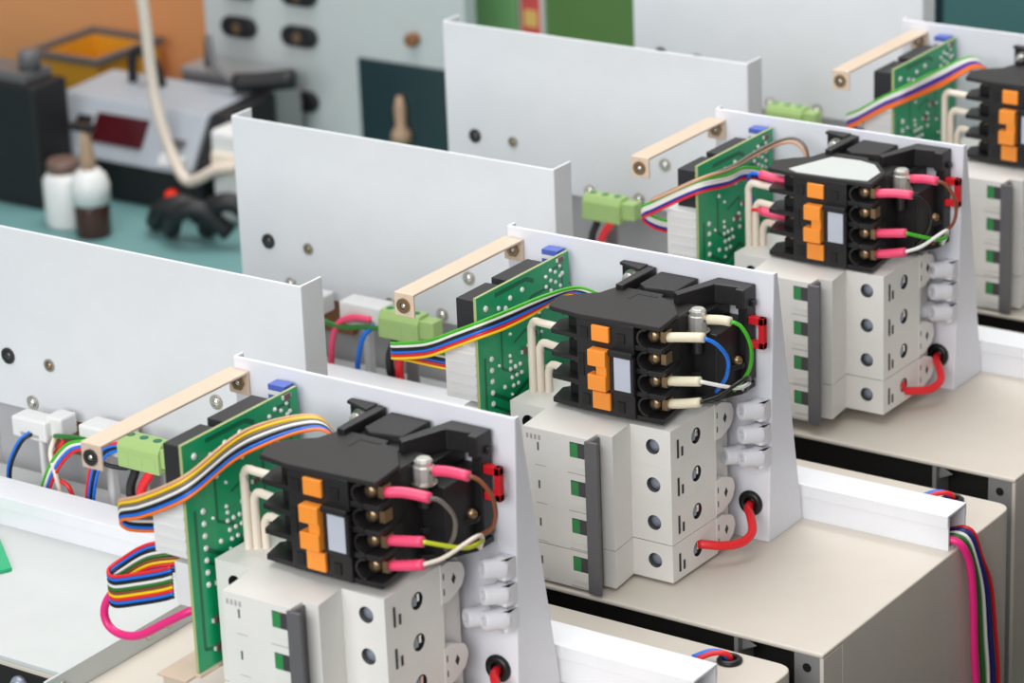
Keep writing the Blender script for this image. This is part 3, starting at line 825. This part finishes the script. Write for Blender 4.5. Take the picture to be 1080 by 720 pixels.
# ribbon cables over the boards
Z = (0, 0, 1)
FB = UNITS['B']['off']
ribbon('ribbon_cable',
       [(-126, -68, 91), (-136, -72, 92.5), (-149, -79, 96), (-153.5, -84, 98), (-149, -87, 99.6), (-132, -86, 103.5), (-116, -85.5, 111), (-102, -84, 117.8), (-96, -70, 119.6), (-90, -50, 122.2), (-84, -36, 124.6), (-74, -30, 121)],
       [Z, Z, Z, Z, Z, Z, Z, Z, up(-.1, .1, 1), up(.25, .25, .8), up(.7, .5, .35), up(.8, .6, .2)],
       ['w_green', 'w_white', 'w_black', 'w_blue', 'w_red', 'w_yellow'], 'six colour ribbon cable with green top wire folded at the second board', 'ribbon cable', 'ribbon cables over the boards', FB, 1.5, 0.76)
FA = UNITS['A']['off']
ribbon('ribbon_cable',
       [(-128, -66, 88), (-132, -74, 89), (-138, -83, 92), (-139.5, -85, 96.5), (-128, -86, 101), (-112, -86, 109), (-101, -82, 116), (-96, -62, 124), (-92, -48, 126.5), (-84, -33, 128), (-75, -27, 128), (-69, -25, 121)],
       [Z, Z, Z, Z, up(-.1, 0, 1), up(-.2, 0, 1), up(-.2, .1, 1), up(-.2, .2, .9), up(-.5, .3, .7), up(-.7, .5, .45), up(-.75, .6, .3), up(-.7, .7, .1)],
       ['w_tan', 'w_yellow', 'w_grey', 'w_white', 'w_black', 'w_blue', 'w_orange'], 'tan yellow white black blue and orange ribbon cable sweeping over the frontmost board', 'ribbon cable', 'ribbon cables over the boards', FA, 1.5, 0.77)
FC = UNITS['C']['off']
ribbon('ribbon_cable',
       [(-126, -62, 89), (-129, -70, 92), (-134, -80, 97), (-138, -85, 103), (-130, -86.5, 108), (-116, -86, 116), (-102, -84, 123), (-97, -66, 121.8), (-97, -50, 121), (-93, -38, 117), (-88, -30, 110)],
       [Z, Z, Z, Z, Z, Z, Z, Z, Z, Z, Z],
       ['w_green', 'w_white', 'w_white', 'w_dkblue', 'w_red'], 'green white dark blue and red ribbon cable on the third board', 'ribbon cable', 'ribbon cables over the boards', FC, 1.5, 0.77)
for k, m, lab in ((0, 'w_tan', 'tan'), (1.7, 'w_grey', 'grey')):
    wire('arched_wire', [(-131, -87.5, 111.5 + k * .2), (-116, -87, 119.6 + k * .3), (-102, -84.5, 127.2), (-97, -64, 127.4 + k * .4), (-95, -44, 128.6 + k), (-91, -26, 130.6 + k), (-85, -19, 131 + k), (-79, -18, 127 + k), (-76, -19, 118)], 0.85, m, f'{lab} wire arching from the third ribbon towards the labelled contactor', 'wire', None, (FC[0], FC[1] + k, FC[2]))
FD = UNITS['D']['off']
ribbon('ribbon_cable',
       [(-124, -66, 88), (-130, -78, 92), (-134, -85, 97), (-126, -87, 102), (-112, -86.5, 111), (-98, -85, 118.5), (-90, -58, 122), (-82, -32, 126), (-76, -26, 122)],
       [Z, Z, Z, up(.2, 0, 1), up(.2, 0, 1), up(.1, 0, 1), up(-.3, .2, .8), up(-.6, .5, .4), up(-.7, .6, .2)],
       ['w_green', 'w_white', 'w_white', 'w_dkblue', 'w_purple', 'w_orange', 'w_orange'], 'blurred green white purple and orange ribbon cable on the rearmost board', 'ribbon cable', 'ribbon cables over the boards', FD, 1.5, 0.8)
# second ribbon low on the frontmost board
ribbon('ribbon_cable',
       [(-119, -60, 72), (-124, -66, 72), (-138, -72, 69), (-150, -76, 61), (-154, -80, 57), (-149, -83, 56), (-136, -82.5, 60), (-124, -81, 64), (-118, -80, 66.5)],
       [Z] * 9,
       ['w_red', 'w_blue', 'w_black', 'w_white', 'w_dkgreen', 'w_brown', 'w_yellow', 'w_red', 'w_blue', 'w_black'], 'wide ribbon cable doubled back low beside the frontmost board', 'ribbon cable', 'ribbon cables over the boards', FA, 1.55, 0.78)
wire('loop_wire', [(-148, -79, 57), (-154, -80, 52), (-157.5, -81, 45), (-156, -81.5, 38.5), (-149, -82, 35.6), (-138, -82, 37.5), (-124, -81, 46), (-112, -80, 53.5), (-109, -78, 55)], 1.9, 'w_pink', 'single magenta pink wire looping below the wide ribbon', 'wire', None, FA)

# sleeved wires on the +x side of the contactors
def con_wires(u, sm, cols, extra=0.0):
    c = UNITS[u]['con']; F = UNITS[u]['off']; F = (F[0] + c[0], F[1] + c[1], F[2] + c[2])
    w = UNITS[u]['word']
    names = {'w_green': 'green', 'w_blue': 'blue', 'w_white': 'white', 'w_black': 'black', 'w_brown': 'brown', 'w_grey': 'grey', 'w_yelgreen': 'yellow green', 'cream': 'cream'}
    sn = 'pink' if sm == 'sleeve_pink' else 'cream'
    e = extra
    L = [
        ([(-11, -32, 121.8), (-4, -31.5, 122.6), (0.4 + e, -31, 122.4)],
         [(0 + e, -31, 122.4), (3.5 + e, -28.5, 120.5), (6.4 + e * 1.2, -26, 114), (7 + e * 1.2, -24, 106), (4.6 + e, -22, 97), (0, -21, 90), (-5, -20, 84)]),
        ([(-18, -56, 119.8), (-10, -54, 120.6), (-1 + e * .4, -52, 121.4 - e * .3)],
         [(-1.4 + e * .4, -52, 121.2 - e * .3), (3, -48, 117.5), (5, -42, 109), (2, -38, 99), (-4, -34, 91), (-9, -30, 86)]),
        ([(-18, -55.5, 98.4), (-10, -54.5, 99.4), (-2.6, -53.5, 100.4)],
         [(-3, -53.5, 100.3), (4, -44, 96), (7, -36, 93), (7, -28, 92), (3, -20, 89), (-2, -17, 84)]),
        ([(-18, -55.5, 87.2), (-10, -54.5, 88.6), (-2.8, -53.5, 90.2)],
         [(-3.2, -53.5, 90.1), (2, -47, 91.5), (7, -40, 95.5), (9, -32, 97), (5, -23, 92), (0, -18, 84)]),
    ]
    ends = ('top clamp', 'upper terminal', 'third terminal', 'lowest terminal')
    for (s, p), col, en in zip(L, cols, ends):
        sleeved(u, s, p, sm, col, f'{names[col]} wire with {sn} sleeve at the {en} of the {w} contactor', f'sleeved wires on the {w} contactor', F)

con_wires('A', 'sleeve_pink', ['w_brown', 'w_grey', 'w_yelgreen', 'cream'], 5.0)
con_wires('B', 'sleeve_cream', ['w_green', 'w_blue', 'w_white', 'w_black'])
con_wires('C', 'sleeve_pink', ['w_brown', 'w_black', 'w_green', 'w_white'], 3.0)
# pink sleeved wires on the other side of the third contactor
for z, m, lab in ((117, 'w_blue', 'upper'), (97, 'w_red', 'lower')):
    sleeved('C', [(-73, -51, z), (-80, -52, z + .5), (-88, -53, z + 2)], [(-87.5, -53, z + 2), (-94, -52, z + 1), (-99, -46, z - 6), (-100, -40, z - 20)], 'sleeve_pink', m, f'pink sleeved wire at the {lab} jumper side terminal of the third contactor', 'pink sleeved wires by the third board', (FC[0] + 2.5, FC[1] + .4, FC[2] + 4))

# wires hanging out of the second duct's open end
for i, (m, r, y, lab) in enumerate((('w_pink', 2.0, 37.6, 'thick pink wire'), ('w_dkgreen', 1.2, 41.3, 'dark green wire'), ('w_white', 1.05, 44, 'white wire'), ('w_navy', 1.4, 46.8, 'navy blue wire'), ('w_red', 1.05, 49.6, 'thin red wire'))):
    d = (y - 38) * .55
    pts = [(60, y - 1, 3.6), (72, y - 1, 4.2), (79.5, y, 4.4 + d * .3), (83.5, y + 2, 1 + d * .3), (85.5, y + 6, -10), (86, y + 9 + d, -28), (85.6, y + 12 + d * 1.6, -56), (85.6, y + 15 + d * 1.8, -84), (85.6, y + 17 + d * 1.8, -149)]
    wire('hanging_wire', pts, r, m, f'{lab} hanging out of the white duct end over the second box', 'wire', 'wires hanging from the duct end', FB)
# grommets in the box tops behind the ducts with blue and red wires
for u in 'AB':
    F = UNITS[u]['off']
    mb = MB(); mb.lathe([(3.2, 0.05), (5.8, 0.05), (5.8, 1.2), (4.6, 2.2), (3.4, 2.0), (3.2, .3)], (54, 87, 0), Z, 'rubber', 20, caps=False)
    mb.lathe([(.1, .1), (3.4, .1), (3.4, .3), (.1, .3)], (54, 87, 0), Z, 'rubber', 20)
    solo('box_grommet', mb, (54, 87, 0), f'black ring grommet in the box top behind the {UNITS[u]["word"]} duct', 'grommet', None, F)
    for m, dxx, lab in (('w_blue', 0, 'blue'), ('w_red', 2.6, 'red')):
        wire('hole_wire', [(53 + dxx * .6, 87.5, 0.5), (51 + dxx, 86, 4), (46 + dxx, 83, 4.6), (40 + dxx, 79, 2.0)], 1.3, m, f'short {lab} wire rising from the grommet behind the {UNITS[u]["word"]} duct', 'wire', None, F)
# small green card on the pale sheet of the frontmost unit
mb = MB(); mb.prism([(-287, -5.3), (-290, -11.5), (-345, -6), (-340, 28), (-315, 16.6)], 2.8, 4.4, 'pcb')
solo('green_card', mb, (-315, 0, 2.8), 'bright green card corner lying on the pale sheet at the picture edge', 'card', None, FA)

# ---------------------------------------------------------------- surroundings
def structure(name, mb, base, bevel=0):
    o = link(name, mb, base, bevel); o.location = Vector(base) * MM; o['kind'] = 'structure'
    return o
mb = MB(); mb.box(-2600, 2200, -1800, 1100, -960, -900, 'floor'); structure('floor', mb, (0, 0, -900))
mb = MB(); mb.box(-2600, 2200, 1000, 1060, -900, 1500, 'wall'); structure('wall_back', mb, (0, 1030, -900))

t = Thing('shade_block', (420, 150, -900), 'added dark brown block out of view, shading the box side faces', 'cabinet')  # unseen block, added only to darken the +x sides of the boxes
mb = MB(); mb.box(200, 640, -420, 620, -880, -10, 'shadebrown'); t.part('body', mb, 3)
mb = MB(); mb.box(220, 620, -400, 600, -900, -880, 'psublack'); t.part('shade_block_foot', mb, 1)
mb = MB(); mb.box(194, 646, -426, 626, -10, 10, 'shadebrown'); t.part('shade_block_top', mb, 2)
t = Thing('workbench', (-500, 200, -900), 'long workbench with a teal top under all the boxes', 'workbench')
mb = MB(); mb.box(-1700, 100, -520, 985, -185, -150.1, 'teal'); t.part('bench_top', mb, 3)
for x in (-1660, 60):
    for y in (-480, 940):
        mb = MB(); mb.box(x - 25, x + 25, y - 25, y + 25, -900, -185, 'greymetal'); t.part('leg', mb, 2)

# grey test cabinet
t = Thing('test_cabinet', (-830, 800, -150), 'grey metal test cabinet with black oval sockets behind the row', 'cabinet')
mb = MB(); mb.box(-973, -707, 750, 768, -150, 210, 'cabgrey'); t.part('case', mb, 2)
for x, z in ((-933, -38), (-870, -38.5), (-872.5, -93), (-931, -5), (-868, -4)):
    mb = MB()
    L = 9
    pts = [(x - L + 8.5 * math.cos(a), z + 8.5 * math.sin(a)) for a in [math.pi / 2 + math.pi * k / 8 for k in range(9)]] + [(x + L + 8.5 * math.cos(a), z + 8.5 * math.sin(a)) for a in [-math.pi / 2 + math.pi * k / 8 for k in range(9)]]
    mb.prism(pts, 743, 750, 'psublack', axis='y')
    so = t.part('socket', mb, 1.5, label='black oval socket')
    mb = MB(); mb.cyl((x, 742.4, z), (x, 743.2, z), 4.5, 'brass'); t.part('socket_pin', mb, parent=so)
mb = MB(); mb.cyl((-755, 741, -27), (-755, 750, -27), 5.5, 'brown'); t.part('knob', mb, 1)
mb = MB(); mb.box(-812, -716, 747, 750, -128, -49, 'window'); wn = t.part('dark_panel', mb, 1, label='dark teal panel')
mb = MB(); mb.lathe([(9, 0), (8, 8), (4, 14), (5, 28), (2.5, 38)], (-768, 742, -112), Z, 'beigehandle', 14); t.part('fitting', mb, parent=wn, label='blurred brown fitting')

# green cupboard with a sticker strip
t = Thing('green_cupboard', (-700, 900, -150), 'green metal cupboard with a light green door behind the grey plates', 'cupboard')
mb = MB(); mb.box(-800, -560, 854, 960, -150, 220, 'cabgreen'); t.part('body', mb, 2)
mb = MB(); mb.box(-798, -725, 848, 853.8, -148, 218, 'cablight'); t.part('door', mb, 1.5, label='light green door')
mb = MB(); mb.box(-723, -700, 849, 853.8, -148, 218, 'white'); st = t.part('white_strip', mb, 0.5, label='white strip')
mb = MB(); mb.box(-721, -702, 848.5, 849, -45, -10, 'stickred'); mb.box(-718, -705, 848.2, 848.6, -36, -22, 'stickyellow'); t.part('sticker', mb, parent=st, label='red and yellow sticker')

# teal board in the far corner
t = Thing('display_board', (-300, 970, -150), 'dark teal board with a navy edge in the upper corner', 'board')
mb = MB(); mb.box(-398, -60, 960, 985, -150, 260, 'tealboard'); t.part('sheet', mb, 1)
mb = MB(); mb.box(-440, -399, 958, 986, -150, 260, 'navyboard'); t.part('edge_post', mb, 1)

# bench power supply: sloped grey console on a black unit
t = Thing('power_supply', (-930, 640, -150), 'grey bench power supply with a dark red display on a black base', 'power supply')
mb = MB(); mb.prism([(600, -117), (690, -117), (690, -70), (628, -73)], -1024, -872, 'psu', axis='x')
cs = t.part('console', mb, 3)
mb = MB(); mb.prism([(604, -117.5), (690.5, -117.5), (690.5, -69), (632, -73)], -871.8, -852, 'psublack', axis='x'); t.part('side_cheek', mb, 2)
def onface(f): # point on the sloped face at height fraction
    return 600 + 28 * f, -117 + 44 * f
for x0, x1, f0, f1, m, nm in ((-980, -926, .3, .76, 'display', 'display'), (-1000, -984, .5, .68, 'psublack', 'rocker_switch'), (-905, -880, .12, .3, 'white', 'push_button'), (-905, -884, .45, .55, 'mark', 'push_button')):
    (ya, za), (yb, zb) = onface(f0), onface(f1)
    mb = MB(); mb.prism([(ya - 2.5, za), (yb - 2.5, zb), (yb + 1, zb), (ya + 1, za)], x0, x1, m, axis='x'); t.part(nm, mb, 0.8, parent=cs)
mb = MB(); mb.box(-990, -862, 604, 690, -150, -118, 'psublack'); bs = t.part('base_unit', mb, 2)
mb = MB(); mb.lathe([(6, 0), (6, 3), (4, 5)], (-893, 604, -137), (0, -1, 0), 'lampred', 16); t.part('pilot_lamp', mb, parent=bs, label='red pilot lamp')
mb = MB(); mb.tube([(-985, 670, -71), (-982, 668, -52), (-972, 666, -42), (-958, 666, -50), (-952, 668, -70)], 4, 'psublack', 10, 6); t.part('carry_handle', mb)

t = Thing('black_case', (-1080, 580, -150), 'black instrument case at the end of the bench beside the bottles', 'case')
mb = MB(); mb.box(-1200, -988, 556, 596, -150, -48, 'psublack'); t.part('case', mb, 3)
mb = MB(); mb.box(-1195, -1000, 560, 592, -48, -40, 'tie'); t.part('top_plate', mb, 1)
mb = MB(); mb.lathe([(9, 0), (9, 14), (7, 16)], (-1008, 576, -40), Z, 'tie', 14); t.part('knob', mb)
t = Thing('orange_partition', (-1300, 805, -150), 'plain orange partition board behind the bench', 'partition')
mb = MB(); mb.box(-1690, -978, 800, 810, -150, 400, 'orangeboard'); t.part('sheet', mb, 1)
mb = MB(); mb.box(-1690, -978, 798, 812, -150.05, -140, 'greymetal'); t.part('foot_rail', mb, 1)

t = Thing('yellow_bin', (-1090, 740, -150), 'yellow plastic bin behind the grey power supply', 'bin')
mb = MB()
mb.box(-1126, -1052, 700, 704, -150, -74, 'yellow'); mb.box(-1126, -1052, 776, 780, -150, -74, 'yellow'); mb.box(-1126, -1122, 704, 776, -150, -74, 'yellow'); mb.box(-1056, -1052, 704, 776, -150, -74, 'yellow'); mb.box(-1122, -1056, 704, 776, -150, -146, 'yellow')
t.part('body', mb)
mb = MB()
mb.box(-1130, -1048, 697, 703, -74, -69, 'tie'); mb.box(-1130, -1048, 777, 783, -74, -69, 'tie'); mb.box(-1130, -1123, 703, 777, -74, -69, 'tie'); mb.box(-1055, -1048, 703, 777, -74, -69, 'tie')
t.part('rim', mb)
t = Thing('meter_case', (-905, 715, -150), 'small dark grey meter case standing behind the power supply', 'case')
mb = MB(); mb.box(-960, -862, 700, 736, -150, -62, 'greymetal'); t.part('body', mb, 3)
mb = MB(); mb.box(-955, -867, 697, 700.2, -80, -66, 'tie'); t.part('front_strip', mb, 1)

t = Thing('flux_bottle', (-912, 530, -150), 'brown bottle with white cap and beige brush handle', 'bottle')
mb = MB(); mb.lathe([(13, 0), (14, 2), (14, 24), (13, 27)], (-912, 530, -150), Z, 'bottlebrown', 24); t.part('body', mb)
mb = MB(); mb.lathe([(15, 0), (15.5, 14), (13, 22), (8, 27)], (-912, 530, -123), Z, 'white', 24); t.part('cap', mb)
mb = MB(); mb.lathe([(5, 0), (6.5, 8), (4.5, 20), (4, 32)], (-912, 530, -96.5), Z, 'beigehandle', 16); t.part('brush_handle', mb)
mb = MB(); mb.box(-926, -904, 526, 534, -66, -60, 'psublack'); t.part('clip', mb, 1)
t = Thing('plastic_jar', (-950, 540, -150), 'white plastic jar beside the brown bottle', 'jar')
mb = MB(); mb.lathe([(16, 0), (17, 3), (17, 38), (13, 44)], (-948, 540, -150), Z, 'white', 24); t.part('body', mb)
mb = MB(); mb.lathe([(13, 0), (13, 8), (11, 10)], (-948, 540, -106), Z, 'smd', 20); t.part('lid', mb)

wire('mains_cable', [(-918, 590, 130), (-910, 596, 60), (-905, 600, 20), (-902, 600, -38), (-896, 598, -68), (-884, 596, -98), (-868, 592, -116), (-852, 590, -112), (-838, 592, -104), (-820, 596, -100)], 4.6, 'greycable', 'thick off-white cable hanging in front of the power supply', 'cable')
t = Thing('white_plug', (-835, 604, -150), 'pale plug block beside the grey shield plate', 'plug')
mb = MB(); mb.box(-850, -815, 602, 640, -150, -75, 'white'); t.part('body', mb, 5, 3)
mb = MB(); mb.box(-846, -820, 598, 603, -110, -92, 'cream'); t.part('face_insert', mb, 1)
t = Thing('soldering_handle', (-850, 682, -68), 'black tool handle lying on top of the power supply', 'tool')
mb = MB(); mb.tube([(-882, 676, -61), (-866, 682, -60), (-835, 694, -56)], 8, 'psublack', 12, 8); t.part('grip', mb)
mb = MB(); mb.tube([(-882, 676, -61), (-902, 676, -50), (-915, 686, -30), (-930, 700, -58)], 3, 'tie', 8, 8); t.part('lead', mb)
for i, (x, y, r) in enumerate(((-848, 560, 15), (-822, 548, 13), (-798, 562, 14))):
    mb = MB(); mb.tube([(x - 26, y, -142), (x - 10, y - 10, -128 + 5 * i), (x + 8, y - 4, -122 + 4 * i), (x + 26, y + 8, -138)], r * .55, 'psublack', 10, 6)
    solo('coiled_lead', mb, (x, y, -142), ('dark lead end heaped beside the teal bench mat', 'dark lead piece in the middle of the heap by the shield plate', 'dark lead piece touching the grey shield plate')[i], 'lead', 'dark leads heaped on the bench')

# ---------------------------------------------------------------- light
def area(name, loc, target, size, power, col=(1, 1, 1)):
    l = bpy.data.lights.new(name, 'AREA'); l.shape = 'RECTANGLE'; l.size = size[0]; l.size_y = size[1]; l.energy = power; l.color = col
    o = bpy.data.objects.new(name, l); COL.objects.link(o); o.location = loc
    o.rotation_euler = (Vector(target) - Vector(loc)).to_track_quat('-Z', 'Y').to_euler()
    return o
area('overhead_light', (-0.3, -0.1, 1.7), (-0.1, 0.05, 0), (1.6, 1.2), 18, (1, .99, .97))
area('overhead_light', (-0.7, 0.75, 1.7), (-0.7, 0.75, 0), (1.4, .4), 14, (1, .99, .97))  # extra overhead fill, added to brighten the grey cabinet at the back
area('front_fill_light', (0.35, -2.4, 1.1), (-0.1, 0.1, 0.05), (2.0, 1.4), 50, (.985, .99, 1))  # unseen front fill, placed to lift the plate fronts and +x faces
w = bpy.data.worlds.new('room'); SC.world = w; w.use_nodes = True
bg = w.node_tree.nodes['Background']; bg.inputs[0].default_value = (.97, .985, 1, 1); bg.inputs[1].default_value = 0.3

# ---------------------------------------------------------------- camera
f, rx, ry, rz, D, cx, cz = 3312.15388, 1.21128, -0.04068, 0.61476, 1.54779, -0.14384, 0.0764
R = Matrix.Rotation(rz, 3, 'Z') @ Matrix.Rotation(rx, 3, 'X') @ Matrix.Rotation(ry, 3, 'Z')
cam = bpy.data.cameras.new('camera'); co = bpy.data.objects.new('camera', cam); COL.objects.link(co)
co.matrix_world = Matrix.Translation(Vector((cx, 0, cz)) + R.col[2] * D) @ R.to_4x4()
cam.sensor_width = 36; cam.lens = f / 1080 * 36; cam.clip_start = 0.05; cam.clip_end = 50
cam.dof.use_dof = True; cam.dof.focus_distance = 1.44; cam.dof.aperture_fstop = 13.0
SC.camera = co
vs = SC.view_settings
vs.view_transform = 'Standard'; vs.look = 'None'; vs.gamma = 1.0; vs.exposure = 0.05; vs.use_curve_mapping = False
